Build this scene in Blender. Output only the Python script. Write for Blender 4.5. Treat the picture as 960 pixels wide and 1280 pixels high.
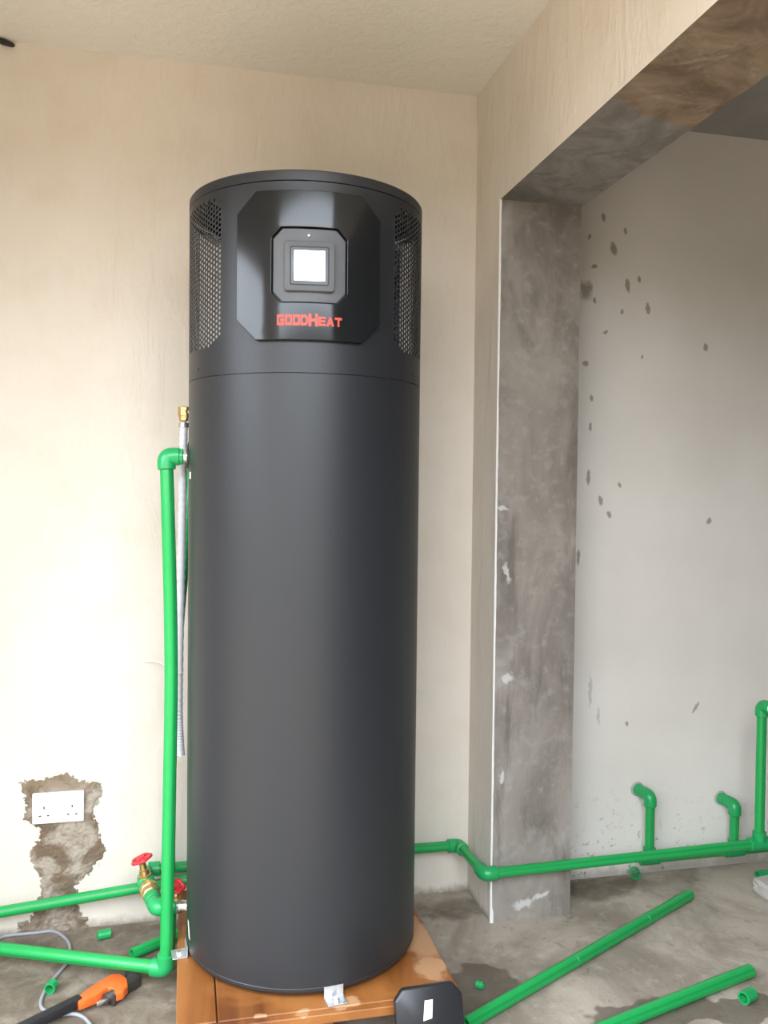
import bpy, bmesh, math, random
from mathutils import Vector, Matrix, noise
random.seed(7)
for o in list(bpy.data.objects): bpy.data.objects.remove(o)
scene = bpy.context.scene
C = scene.collection

# ------------------------------------------------------------------ camera
CAM = Vector((-0.8509, -2.505, 1.2336)); YAW, PITCH, ROLL, FPX = 0.2256, -0.0267, 0.0105, 1080.06
def cam_axes():
    cy, sy, cp, sp = math.cos(YAW), math.sin(YAW), math.cos(PITCH), math.sin(PITCH)
    f = Vector((sy*cp, cy*cp, sp)); r = Vector((cy, -sy, 0)); u = r.cross(f)
    c, s = math.cos(ROLL), math.sin(ROLL)
    return c*r+s*u, -s*r+c*u, f
R_, U_, F_ = cam_axes()
cd = bpy.data.cameras.new('camera'); cam = bpy.data.objects.new('camera', cd); C.objects.link(cam)
cd.sensor_fit = 'VERTICAL'; cd.sensor_height = 36.0; cd.lens = FPX/1280*36.0; cd.clip_start = 0.02
M4 = Matrix((( R_.x, U_.x, -F_.x, CAM.x), (R_.y, U_.y, -F_.y, CAM.y), (R_.z, U_.z, -F_.z, CAM.z), (0, 0, 0, 1)))
cam.matrix_world = M4
scene.camera = cam
# ------------------------------------------------------------------ world (overcast sky) and exposure
w = bpy.data.worlds.new('overcast_sky'); scene.world = w; w.use_nodes = True
bg = w.node_tree.nodes['Background']; bg.inputs[0].default_value = (0.84, 0.92, 1.02, 1); bg.inputs[1].default_value = 7.2
vs = scene.view_settings; vs.view_transform = 'Standard'; vs.look = 'None'; vs.gamma = 1.0; vs.use_curve_mapping = False
vs.exposure = 1.05

# key dimensions (metres); back wall is y = 0, floor is z = 0, the pillar's corner is x = 0
HC = 2.416; HC2 = 2.385; PA = 0.206; PW = 0.245; ZB = 2.044
XL = -1.72; YR = -2.35; XR2 = 2.4
DOOR_Y0, DOOR_Y1, DOOR_Z = -1.75, -0.70, 2.05       # doorway in the left wall
WIN_X0, WIN_X1, WIN_Z0, WIN_Z1 = XL, -0.05, 0.0, HC   # open front of the room, where the slab ends above the camera
HX, HY, HZ = -0.5651, -0.3868, 0.1195; HR = 0.28
# daylight portals: they only tell the renderer where the door openings are
def portal(loc, rot, sx, sy):
    l = bpy.data.lights.new('door_portal', 'AREA'); l.shape = 'RECTANGLE'; l.size = sx; l.size_y = sy
    l.cycles.is_portal = True
    o = bpy.data.objects.new('door_portal', l); C.objects.link(o); o.location = loc; o.rotation_euler = rot
portal((XL-0.08, (DOOR_Y0+DOOR_Y1)/2, DOOR_Z/2), (0, -math.pi/2, 0), DOOR_Z, DOOR_Y1-DOOR_Y0)
portal(((WIN_X0+WIN_X1)/2, YR-0.05, (WIN_Z0+WIN_Z1)/2), (math.pi/2, 0, 0), WIN_X1-WIN_X0, WIN_Z1-WIN_Z0)

# ------------------------------------------------------------------ material helpers
class NT:
    def __init__(s, name):
        s.m = bpy.data.materials.new(name); s.m.use_nodes = True
        s.t = s.m.node_tree; s.b = s.t.nodes['Principled BSDF']; s._co = None
    def n(s, typ, **kw):
        nd = s.t.nodes.new(typ)
        for k, v in kw.items(): setattr(nd, k, v)
        return nd
    def l(s, a, b): s.t.links.new(a, b)
    def co(s):
        if s._co is None: s._co = s.n('ShaderNodeTexCoord').outputs['Object']
        return s._co
    def mapped(s, scale=(1,1,1), rot=(0,0,0), loc=(0,0,0), typ='POINT', vec=None):
        mp = s.n('ShaderNodeMapping', vector_type=typ); s.l(vec or s.co(), mp.inputs[0])
        mp.inputs['Location'].default_value = loc; mp.inputs['Rotation'].default_value = rot; mp.inputs['Scale'].default_value = scale
        return mp.outputs[0]
    def noise(s, scale, detail=4, rough=0.55, dist=0.0, vec=None):
        nd = s.n('ShaderNodeTexNoise'); s.l(vec or s.co(), nd.inputs['Vector'])
        nd.inputs['Scale'].default_value = scale; nd.inputs['Detail'].default_value = detail
        nd.inputs['Roughness'].default_value = rough; nd.inputs['Distortion'].default_value = dist
        return nd.outputs['Fac']
    def ncol(s, scale, detail=2):
        nd = s.n('ShaderNodeTexNoise'); s.l(s.co(), nd.inputs['Vector'])
        nd.inputs['Scale'].default_value = scale; nd.inputs['Detail'].default_value = detail
        return nd.outputs['Color']
    def rng(s, v, a, b, c=0.0, d=1.0, smooth=True):
        nd = s.n('ShaderNodeMapRange', interpolation_type='SMOOTHSTEP' if smooth else 'LINEAR')
        s.l(v, nd.inputs['Value'])
        for i, x in zip(('From Min', 'From Max', 'To Min', 'To Max'), (a, b, c, d)): nd.inputs[i].default_value = x
        return nd.outputs[0]
    def math(s, op, a, b=None):
        nd = s.n('ShaderNodeMath', operation=op)
        for i, x in enumerate((a, b)):
            if x is None: continue
            if isinstance(x, (int, float)): nd.inputs[i].default_value = x
            else: s.l(x, nd.inputs[i])
        return nd.outputs[0]
    def mix(s, f, a, b):
        nd = s.n('ShaderNodeMix', data_type='RGBA')
        if isinstance(f, (int, float)): nd.inputs[0].default_value = f
        else: s.l(f, nd.inputs[0])
        for i, x in ((6, a), (7, b)):
            if isinstance(x, (tuple, list)): nd.inputs[i].default_value = (*x[:3], 1)
            else: s.l(x, nd.inputs[i])
        return nd.outputs[2]
    def sep(s):
        nd = s.n('ShaderNodeSeparateXYZ'); s.l(s.co(), nd.inputs[0]); return nd.outputs
    def spots(s, lst, wob=0.01, wscale=30, soft=(1.25, 0.75)):
        """stains: (centre, radii, rotation) ellipses with ragged edges"""
        nz = s.ncol(wscale)
        sub = s.n('ShaderNodeVectorMath', operation='SUBTRACT'); s.l(nz, sub.inputs[0]); sub.inputs[1].default_value = (.5, .5, .5)
        sc = s.n('ShaderNodeVectorMath', operation='SCALE'); s.l(sub.outputs[0], sc.inputs[0]); sc.inputs['Scale'].default_value = wob
        ad = s.n('ShaderNodeVectorMath', operation='ADD'); s.l(s.co(), ad.inputs[0]); s.l(sc.outputs[0], ad.inputs[1])
        acc = None
        for (c, r, rot) in lst:
            v = s.mapped(r, rot, c, 'TEXTURE', ad.outputs[0])
            ln = s.n('ShaderNodeVectorMath', operation='LENGTH'); s.l(v, ln.inputs[0])
            k = s.rng(ln.outputs['Value'], soft[0], soft[1])
            acc = k if acc is None else s.math('MAXIMUM', acc, k)
        return acc
    def bump(s, h, strength=0.3, dist=0.01):
        nd = s.n('ShaderNodeBump'); s.l(h, nd.inputs['Height']); nd.inputs['Strength'].default_value = strength
        nd.inputs['Distance'].default_value = dist; s.l(nd.outputs[0], s.b.inputs['Normal'])
    def done(s, col, rough=0.5, metal=0.0, spec=None, coat=0.0):
        if isinstance(col, (tuple, list)): s.b.inputs['Base Color'].default_value = (*col[:3], 1)
        else: s.l(col, s.b.inputs['Base Color'])
        if isinstance(rough, (int, float)): s.b.inputs['Roughness'].default_value = rough
        else: s.l(rough, s.b.inputs['Roughness'])
        s.b.inputs['Metallic'].default_value = metal
        if spec is not None: s.b.inputs['Specular IOR Level'].default_value = spec
        s.b.inputs['Coat Weight'].default_value = coat
        if coat: s.b.inputs['Coat Roughness'].default_value = 0.04
        return s.m
def simple(name, col, rough=0.5, metal=0.0, var=0.12, scale=40, bump=0.0, coat=0.0, spec=None):
    t = NT(name); f = t.noise(scale, 3)
    dk = tuple(c*(1-var) for c in col); lt = tuple(min(1, c*(1+var)) for c in col)
    if bump: t.bump(f, bump, 0.002)
    return t.done(t.mix(f, dk, lt), rough, metal, spec, coat)

def mat_paint():
    t = NT('beige_plaster_paint')
    big = t.noise(1.6, 3); blotch = t.noise(7, 4)
    c = t.mix(t.rng(big, .3, .7), (.675, .608, .522), (.715, .652, .568))
    c = t.mix(t.math('MULTIPLY', t.rng(blotch, .45, .75), .35), c, (.62, .535, .425))
    streak = t.noise(16, 5, .6, .5, t.mapped((1, 1, .28), (0, math.radians(35), 0)))
    fine = t.noise(55, 4, .6); 
    h = t.math('ADD', t.math('MULTIPLY', t.rng(streak, .42, .68), 1.0), t.math('MULTIPLY', fine, .35))
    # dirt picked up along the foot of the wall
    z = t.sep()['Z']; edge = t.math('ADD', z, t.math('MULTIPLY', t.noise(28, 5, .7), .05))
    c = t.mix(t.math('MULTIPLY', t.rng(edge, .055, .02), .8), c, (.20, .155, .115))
    t.bump(h, .34, .005)
    return t.done(c, .75, spec=.3)
def mat_ceiling():
    t = NT('textured_ceiling_paint'); n = t.noise(26, 6, .65, .5); b = t.noise(3, 3)
    c = t.mix(b, (.76, .725, .65), (.82, .79, .72)); t.bump(n, .55, .01)
    return t.done(c, .85, spec=.2)
def mat_wall2(stains, big, lowsmudge):
    t = NT('stained_off_white_plaster')
    c = t.mix(t.rng(t.noise(2.2, 4), .3, .7), (.70, .66, .60), (.77, .73, .67))
    m = t.spots(stains, .012, 80, (1.25, .7)); c = t.mix(t.math('MULTIPLY', m, .66), c, (.17, .135, .10))
    m2 = t.spots(big, .05, 25, (1.3, .5)); c = t.mix(t.math('MULTIPLY', m2, .65), c, (.17, .13, .095))
    m3 = t.spots(lowsmudge, .02, 50, (1.3, .6)); c = t.mix(t.math('MULTIPLY', m3, .35), c, (.25, .22, .19))
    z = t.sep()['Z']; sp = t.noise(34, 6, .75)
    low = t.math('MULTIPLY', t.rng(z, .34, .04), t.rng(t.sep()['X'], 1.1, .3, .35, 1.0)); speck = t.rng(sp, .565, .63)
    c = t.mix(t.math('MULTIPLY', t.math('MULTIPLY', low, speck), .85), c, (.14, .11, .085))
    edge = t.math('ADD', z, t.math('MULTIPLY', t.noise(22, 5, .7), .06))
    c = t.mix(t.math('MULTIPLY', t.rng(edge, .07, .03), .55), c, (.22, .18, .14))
    t.bump(t.noise(40, 4), .15, .004)
    return t.done(c, .8, spec=.25)
def mat_concrete_face(marks):
    t = NT('bare_concrete_pillar')
    st = t.noise(5, 6, .62, 1.2, t.mapped((1, 1, .45))); fine = t.noise(30, 5, .6)
    c = t.mix(t.rng(st, .3, .7), (.185, .160, .138), (.325, .29, .255))
    c = t.mix(t.math('MULTIPLY', t.rng(fine, .5, .72), .35), c, (.42, .40, .37))
    dk = t.noise(7, 5, .7, .4, t.mapped((1, 1, .22))); c = t.mix(t.math('MULTIPLY', t.rng(dk, .55, .68), .6), c, (.12, .103, .088))
    m = t.spots(marks, .035, 45, (1.2, .5)); c = t.mix(t.math('MULTIPLY', m, .6), c, (.72, .71, .69))
    t.bump(fine, .2, .004)
    return t.done(c, .8, spec=.25)
def mat_soffit():
    t = NT('board_marked_concrete_soffit')
    st = t.noise(6, 6, .65, 1.5); veins = t.noise(11, 7, .75, .7)
    g = t.mix(t.rng(st, .3, .7), (.17, .155, .14), (.29, .275, .255))
    g = t.mix(t.math('MULTIPLY', t.rng(veins, .54, .72), .45), g, (.38, .36, .34))
    b = t.mix(t.rng(st, .3, .68), (.165, .115, .080), (.31, .235, .165))
    b = t.mix(t.math('MULTIPLY', t.rng(veins, .5, .72), .6), b, (.42, .36, .30))
    s = t.sep(); y = t.math('ADD', s['Y'], t.math('MULTIPLY', s['X'], -.4))
    y = t.math('ADD', y, t.math('MULTIPLY', t.math('SUBTRACT', t.noise(9, 4), .5), .09))
    c = t.mix(t.rng(y, -.835, -.865), g, b)
    t.bump(veins, .3, .006)
    return t.done(c, .85, spec=.2)
def mat_floor(wet, dirt):
    t = NT('rough_screed_floor')
    a = t.noise(3.2, 6, .62, .6); f = t.noise(22, 6, .7); g = t.noise(90, 4, .7)
    c = t.mix(t.rng(a, .36, .64), (.245, .205, .160), (.44, .375, .305))
    c = t.mix(t.math('MULTIPLY', t.rng(f, .52, .72), .45), c, (.52, .46, .39))
    c = t.mix(t.math('MULTIPLY', t.rng(t.noise(17, 7, .78, .6), .55, .68), .55), c, (.13, .105, .08))
    m2 = t.math('MULTIPLY', t.spots(dirt, .10, 9, (1.3, .6)), t.rng(t.noise(13, 6, .7, .6), .3, .62, .5, 1.0)); c = t.mix(t.math('MULTIPLY', m2, .85), c, (.105, .082, .055))
    m = t.spots(wet, .10, 14, (1.08, .95)); c = t.mix(t.math('MULTIPLY', m, .72), c, (.085, .065, .048))
    rough = t.math('SUBTRACT', .8, t.math('MULTIPLY', m, .25))
    t.bump(t.math('ADD', f, t.math('MULTIPLY', g, .4)), .35, .006)
    return t.done(c, rough, spec=.3)
def mat_patch():
    t = NT('rough_cement_render')
    a = t.noise(11, 6, .65, .8); f = t.noise(60, 5, .7)
    c = t.mix(t.rng(a, .40, .62), (.165, .118, .080), (.37, .315, .255))
    z = t.sep()['Z']; top = t.rng(z, .385, .41)
    c = t.mix(t.math('MULTIPLY', top, .6), c, (.20, .145, .085))
    c = t.mix(t.math('MULTIPLY', t.rng(f, .6, .7), .4), c, (.09, .065, .045))
    t.bump(f, .5, .004)
    return t.done(c, .9, spec=.15)
def mat_wood():
    t = NT('varnished_plywood')
    gr = t.noise(5, 6, .6, 1.5, t.mapped((1.0, .16, 1.0))); bl = t.noise(4, 4, .6, .8)
    c = t.mix(t.rng(gr, .3, .7), (.13, .037, .008), (.32, .120, .030))
    c = t.mix(t.math('MULTIPLY', t.rng(bl, .5, .62), .5), c, (.37, .15, .045))
    m = t.spots([((-.505, -.688, .12), (.030, .022, .1), (0, 0, .5)), ((-.70, -.70, .12), (.012, .012, .1), (0, 0, 0)), ((-.31, -.40, .12), (.055, .17, .1), (0, 0, .25)),
                 ((-.60, -.712, .12), (.02, .012, .1), (0, 0, 0)), ((-.29, -.60, .12), (.04, .05, .1), (0, 0, 0))], .05, 28, (1.15, .8))
    c = t.mix(t.math('MULTIPLY', m, .7), c, (.50, .29, .15))
    t.bump(gr, .15, .003)
    return t.done(c, .42, spec=.45)

# ------------------------------------------------------------------ mesh helpers
def link(name, me, mats, parent=None, smooth=None):
    o = bpy.data.objects.new(name, me); C.objects.link(o)
    for m in (mats if isinstance(mats, (list, tuple)) else [mats]): me.materials.append(m)
    if parent is not None: o.parent = parent
    if smooth is not None and len(me.polygons):
        me.polygons.foreach_set('use_smooth', [True]*len(me.polygons))
        me.set_sharp_from_angle(angle=math.radians(smooth))
    me.update()
    return o
def frompy(name, v, f, mats, parent=None, smooth=None, mi=None):
    me = bpy.data.meshes.new(name); me.from_pydata([tuple(p) for p in v], [], f)
    o = link(name, me, mats, parent, smooth)
    if mi: me.polygons.foreach_set('material_index', mi)
    return o
def frombm(name, bm, mats, parent=None, smooth=None):
    bmesh.ops.recalc_face_normals(bm, faces=bm.faces)
    me = bpy.data.meshes.new(name); bm.to_mesh(me); bm.free()
    return link(name, me, mats, parent, smooth)
def box_bm(bm, lo, hi, bevel=0.0, seg=2, mtx=None):
    r = bmesh.ops.create_cube(bm, size=1); vs_ = r['verts']
    for v in vs_:
        v.co = Vector((lo[i] + (v.co[i]+.5)*(hi[i]-lo[i]) for i in range(3)))
    if bevel:
        es = list({e for v in vs_ for e in v.link_edges})
        rr = bmesh.ops.bevel(bm, geom=es, offset=bevel, segments=seg, affect='EDGES', profile=.5)
        vs_ = list({v for f in rr['faces'] for v in f.verts} | {v for v in vs_ if v.is_valid})
    if mtx is not None:
        for v in vs_: v.co = mtx @ v.co
    return vs_
def box(name, lo, hi, mat, parent=None, bevel=0.0, seg=2, mtx=None):
    bm = bmesh.new(); box_bm(bm, lo, hi, bevel, seg, mtx); return frombm(name, bm, mat, parent, 35 if bevel else None)
def extrude_poly(name, pts, depth, mat, parent=None, mtx=None, bevel=0.0, seg=2):
    """pts 2-D outline in local xy, thickness along +z"""
    bm = bmesh.new(); vb = [bm.verts.new((x, y, 0)) for x, y in pts]; f = bm.faces.new(vb)
    r = bmesh.ops.extrude_face_region(bm, geom=[f]); top = [g for g in r['geom'] if isinstance(g, bmesh.types.BMVert)]
    for v in top: v.co.z = depth
    bmesh.ops.recalc_face_normals(bm, faces=bm.faces)
    if bevel:
        es = [e for e in bm.edges if len(e.link_faces) == 2 and e.calc_face_angle(0) > .6]
        bmesh.ops.bevel(bm, geom=es, offset=bevel, segments=seg, affect='EDGES', profile=.5)
    if mtx is not None: bmesh.ops.transform(bm, matrix=mtx, verts=bm.verts)
    return frombm(name, bm, mat, parent, 40 if bevel else None)
def fillet(pts, r, n=8):
    pts = [Vector(p) for p in pts]; out = [pts[0]]
    for a, b, c in zip(pts, pts[1:], pts[2:]):
        u = (a-b).normalized(); v = (c-b).normalized(); ang = u.angle(v)
        d = min(r/math.tan(ang/2), (a-b).length*.49, (c-b).length*.49)
        p0 = b+u*d; p1 = b+v*d
        for i in range(n+1):
            t = i/n; out.append((1-t)**2*p0 + 2*t*(1-t)*b + t*t*p1)
    out.append(pts[-1]); return out
def tube_data(pts, rad, segs=16, caps=True, hollow=0.0, up=None):
    pts = [Vector(p) for p in pts]; n = len(pts)
    rads = rad if isinstance(rad, (list, tuple)) else [rad]*n
    V, F, MI = [], [], []
    tg = []
    for i in range(n):
        t = (pts[min(i+1, n-1)]-pts[max(i-1, 0)]).normalized(); tg.append(t)
    a = up or (Vector((0, 0, 1)) if abs(tg[0].z) < .9 else Vector((1, 0, 0)))
    nx = (a - a.dot(tg[0])*tg[0]).normalized()
    for i in range(n):
        nx = (nx - nx.dot(tg[i])*tg[i]).normalized(); ny = tg[i].cross(nx)
        for k in range(segs):
            th = 2*math.pi*k/segs; V.append(pts[i] + (nx*math.cos(th)+ny*math.sin(th))*rads[i])
    for i in range(n-1):
        for k in range(segs):
            k2 = (k+1) % segs
            F.append((i*segs+k, i*segs+k2, (i+1)*segs+k2, (i+1)*segs+k)); MI.append(1 if k in (2, segs//2+3) else 0)
    if caps:
        for end, i in ((0, 0), (1, n-1)):
            if hollow:
                # recessed bore: rim ring + inner wall + floor
                base = len(V); d = -tg[i] if end else tg[i]
                ring = [V[i*segs+k] for k in range(segs)]
                for k in range(segs): V.append(pts[i] + (ring[k]-pts[i])*hollow)
                for k in range(segs): V.append(pts[i] + (ring[k]-pts[i])*hollow + d*rads[i]*1.6)
                for k in range(segs):
                    k2 = (k+1) % segs
                    q1 = (i*segs+k, base+k, base+k2, i*segs+k2); q2 = (base+k, base+segs+k, base+segs+k2, base+k2)
                    if end: q1 = q1[::-1]; q2 = q2[::-1]
                    F += [q1, q2]; MI += [0, 0]
                q = tuple(base+segs+k for k in range(segs)); F.append(q if end else q[::-1]); MI.append(0)
            else:
                q = tuple(i*segs+k for k in range(segs)); F.append(q if end else q[::-1]); MI.append(0)
    return V, F, MI
def tube(name, pts, rad, mat, parent=None, segs=16, hollow=0.0, stripe=None, smooth=50, up=None):
    V, F, MI = tube_data(pts, rad, segs, True, hollow, up)
    if stripe is not None: return frompy(name, V, F, [mat, stripe], parent, smooth, MI)
    return frompy(name, V, F, mat, parent, smooth)
def revolve(name, prof, p0, p1, mat, parent=None, segs=24, smooth=40):
    """prof: list of (t along p0->p1 in metres, radius)"""
    p0 = Vector(p0); d = (Vector(p1)-p0).normalized()
    return tube(name, [p0+d*t for t, r in prof], [max(r, 1e-4) for t, r in prof], mat, parent, segs, smooth=smooth)
def revolve_sharp(name, prof, p0, d, mat, parent=None, segs=24):
    p0 = Vector(p0); d = Vector(d).normalized()
    a = Vector((0, 0, 1)) if abs(d.z) < .9 else Vector((1, 0, 0))
    nx = (a-a.dot(d)*d).normalized(); ny = d.cross(nx); V = []; F = []
    for t, r in prof:
        for k in range(segs):
            th = 2*math.pi*k/segs; V.append(p0+d*t+(nx*math.cos(th)+ny*math.sin(th))*max(r, 1e-4))
    for i in range(len(prof)-1):
        for k in range(segs):
            k2 = (k+1) % segs; F.append((i*segs+k, i*segs+k2, (i+1)*segs+k2, (i+1)*segs+k))
    F.append(tuple(range(segs))[::-1]); F.append(tuple((len(prof)-1)*segs+k for k in range(segs)))
    return frompy(name, V, F, mat, parent, 35)
def empty(name, loc, label, cat, group=None, rz=0.0):
    o = bpy.data.objects.new(name, None); C.objects.link(o); o.location = loc; o.rotation_euler = (0, 0, rz); o.empty_display_size = .05
    tag(o, label, cat, group); return o
def tag(o, label=None, cat=None, group=None, kind=None):
    if label: o['label'] = label
    if cat: o['category'] = cat
    if group: o['group'] = group
    if kind: o['kind'] = kind
    return o
def world_child(o, parent):
    """parent a mesh written in world coordinates without moving it"""
    o.parent = parent; o.matrix_parent_inverse = (Matrix.Translation(parent.location) @ parent.rotation_euler.to_matrix().to_4x4()).inverted(); return o

# ------------------------------------------------------------------ materials
MT = {}
MT['paint'] = mat_paint(); MT['ceiling'] = mat_ceiling()
def sp(x, z, rx, rz, a=0): return ((x, 0, z), (rx, .2, rz), (0, math.radians(a), 0))
STAINS = [STAIN for STAIN in (
 sp(.418, 2.090, .007, .013, -15), sp(.495, 2.053, .005, .010), sp(.372, 2.026, .005, .010, 12), sp(.455, 1.995, .011, .021, -20), sp(.390, 1.935, .010, .007, -20),
 sp(.505, 1.884, .008, .022, -10), sp(.545, 1.905, .006, .011, -10), sp(.577, 1.815, .008, .018, -6), sp(.393, 1.830, .006, .009, -10), sp(.487, 1.800, .005, .008), sp(.432, 1.733, .010, .005, -10),
 sp(.365, 1.632, .010, .010), sp(.560, 1.662, .005, .007), sp(.785, 1.702, .009, .013),
 sp(.388, 1.525, .006, .009), sp(.386, 1.435, .005, .014), sp(.382, 1.276, .006, .024), sp(.490, 1.254, .007, .009, -30), sp(.425, 1.204, .008, .016, -15), sp(.455, 1.16, .007, .012, -20),
 sp(.352, 1.025, .005, .026), sp(.775, .53, .006, .02, 35), sp(.53, .49, .006, .008), sp(.81, 1.14, .008, .012, 25))]
MT['wall2'] = mat_wall2(STAINS, [sp(.300, 1.855, .045, .09), sp(.36, 1.86, .02, .035)], [sp(.40, .60, .006, .05), sp(.43, .52, .005, .03)])
def spp(x, z, rx, rz, a=0): return ((x, -PA, z), (rx, .3, rz), (0, math.radians(a), 0))
MT['pillar'] = mat_concrete_face([spp(.10, .045, .035, .014, -15), spp(.15, .065, .03, .010, -20), spp(.04, .70, .022, .014), spp(.027, .42, .010, .022), spp(.035, 1.00, .008, .03, -20), spp(.02, 1.18, .02, .006)])
MT['soffit'] = mat_soffit()
MT['floor'] = mat_floor([((-.17, -.52, 0), (.15, .10, 1), (0, 0, .3)), ((.23, -.70, 0), (.17, .07, 1), (0, 0, .15)), ((.45, -.72, 0), (.10, .05, 1), (0, 0, 0))],
                        [((-1.1, -.06, 0), (.32, .07, 1), (0, 0, 0)), ((-.90, -.12, 0), (.2, .14, 1), (0, 0, 0)), ((-.95, -.42, 0), (.20, .12, 1), (0, 0, .4)), ((-1.2, -.5, 0), (.3, .10, 1), (0, 0, .2)), ((-1.25, -.32, 0), (.45, .30, 1), (0, 0, .1)), ((.40, -.06, 0), (.2, .07, 1), (0, 0, 0)), ((-.08, -.10, 0), (.13, .06, 1), (0, 0, 0))])
MT['patch'] = mat_patch(); MT['wood'] = mat_wood()
MT['bead'] = simple('white_filler', (.80, .78, .75), .8, var=.08, bump=.4)
MT['ceil2'] = simple('grey_cement_ceiling', (.30, .285, .265), .85, var=.25, scale=6, bump=.3)
MT['sky_block'] = simple('dark_sky_block_wall', (.13, .12, .09), .9, var=.3, scale=3)  # dark tone so the added outer walls bounce little daylight
MT['outside'] = simple('outdoor_earth', (.26, .19, .125), .9, var=.2, scale=2)
MT['body'] = simple('charcoal_powder_coat', (.019, .0205, .024), .42, var=.04, scale=400, bump=.06)
MT['hood'] = simple('charcoal_plastic', (.019, .0205, .024), .42, var=.04, scale=400, bump=.05)
MT['gloss'] = simple('gloss_black_plastic', (.012, .013, .014), .12, var=.1, spec=.33)
MT['cover'] = simple('black_moulded_cover', (.016, .016, .018), .3, var=.05)
MT['bezel'] = simple('matte_grey_plastic', (.10, .103, .112), .5, var=.05)
MT['black'] = simple('black_plastic', (.012, .012, .013), .5)
MT['rubber'] = simple('black_rubber_grip', (.014, .014, .016), .55, bump=.2)
MT['inner'] = simple('dark_inner_liner', (.012, .012, .012), .8)
MT['fin'] = simple('aluminium_fins', (.80, .76, .70), .45, metal=.0, var=.15, scale=120)
MT['green'] = simple('green_ppr_plastic', (.011, .33, .075), .35, var=.06)
MT['gline'] = simple('green_ppr_print_line', (.009, .25, .057), .4, var=.06)
MT['gfit'] = simple('green_ppr_fitting', (.012, .315, .090), .33, var=.06)
MT['brass'] = simple('brass', (.62, .42, .17), .35, metal=.85, var=.15, scale=60)
MT['steel'] = simple('galvanised_steel', (.62, .63, .65), .35, metal=.8, var=.15, scale=70)
MT['chrome'] = simple('nickel_plated_steel', (.80, .79, .76), .2, metal=.9, var=.05)
MT['red'] = simple('red_painted_metal', (.60, .025, .035), .4)
MT['orange'] = simple('orange_painted_steel', (.82, .13, .020), .38, var=.12)
MT['iron'] = simple('dark_iron', (.055, .045, .04), .5, metal=.3, var=.3)
MT['white'] = simple('white_plastic', (.85, .85, .84), .35, var=.02)
MT['dark'] = simple('dark_slot', (.02, .02, .02), .7)
MT['paper'] = simple('white_paper', (.82, .82, .80), .7, var=.03)
MT['hose'] = simple('translucent_grey_hose', (.60, .59, .62), .35, var=.06)
MT['cable'] = simple('grey_cable_sheath', (.30, .30, .33), .5, var=.08)
MT['logo'] = simple('red_lettering', (.75, .06, .035), .4, var=.05)
MT['stone'] = simple('pale_concrete_lump', (.42, .39, .36), .9, var=.2, scale=30, bump=.5)
t = NT('lit_display'); t.done((.02, .02, .02), .15); t.b.inputs['Emission Color'].default_value = (.86, .97, 1.0, 1); t.b.inputs['Emission Strength'].default_value = 1.25; MT['screen'] = t.m
MT['scrframe'] = simple('display_border', (.11, .125, .145), .35, var=.03)

# ------------------------------------------------------------------ the setting
def struct(o, label=None): o['kind'] = 'structure'; o['label'] = label or o.name.replace('_', ' '); return o
TH = .16
def faces_struct(name, boxes, mat, label):
    bm = bmesh.new()
    for lo, hi in boxes: box_bm(bm, lo, hi)
    return struct(frombm(name, bm, mat), label)
struct(box('floor', (XL-TH, YR-TH, -.10), (XR2+TH, TH, 0), MT['floor']), 'bare grey-brown concrete screed floor')
struct(box('ceiling', (XL-TH, YR, HC), (PW, TH, HC+.12), MT['ceiling']), 'textured off-white ceiling above the heater')
struct(box('ceiling_side_room', (PW, YR, HC2), (XR2+TH, TH, HC2+.151), MT['ceil2']), 'grey cement ceiling beyond the beam')
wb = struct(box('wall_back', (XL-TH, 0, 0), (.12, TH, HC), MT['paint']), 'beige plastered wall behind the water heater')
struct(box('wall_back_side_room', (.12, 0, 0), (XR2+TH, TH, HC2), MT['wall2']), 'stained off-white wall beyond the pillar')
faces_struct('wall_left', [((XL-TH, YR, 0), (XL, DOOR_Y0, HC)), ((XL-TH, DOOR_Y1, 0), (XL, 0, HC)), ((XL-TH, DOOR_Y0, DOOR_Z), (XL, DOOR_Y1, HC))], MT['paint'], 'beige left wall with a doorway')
struct(box('wall_rear', (WIN_X1, YR-TH, 0), (XR2+TH, YR, HC), MT['ceil2']), 'bare cement wall closing the front of the side room')
faces_struct('wall_sky_block', [((-7, -8.2, -.12), (7, -8, 3.0)), ((-7.2, -8.2, -.12), (-7, 6, 2.6))], MT['sky_block'], 'unseen dark wall added outside to block the low sky')  # unseen walls added to cut off low sky light
struct(box('wall_right', (XR2, YR, 0), (XR2+TH, 0, HC2), MT['ceil2']), 'bare cement wall at the far right')
struct(box('ground', (-16, -18, -.22), (16, 14, -.12), MT['outside']), 'bare earth outside')
# pillar: beige on its left face, bare concrete on the others
def two_tone(name, lo, hi, mats, pick):
    bm = bmesh.new(); box_bm(bm, lo, hi); bmesh.ops.recalc_face_normals(bm, faces=bm.faces); bm.faces.ensure_lookup_table()
    for f in bm.faces: f.material_index = pick(f.normal)
    return frombm(name, bm, mats)
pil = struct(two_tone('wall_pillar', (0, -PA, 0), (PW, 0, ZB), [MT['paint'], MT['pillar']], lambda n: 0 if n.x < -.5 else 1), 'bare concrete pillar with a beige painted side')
struct(two_tone('wall_beam', (0, YR, ZB), (PW, 0, HC), [MT['paint'], MT['soffit']], lambda n: 0 if n.x < -.5 else 1), 'beige beam with a stained bare concrete underside')
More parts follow.
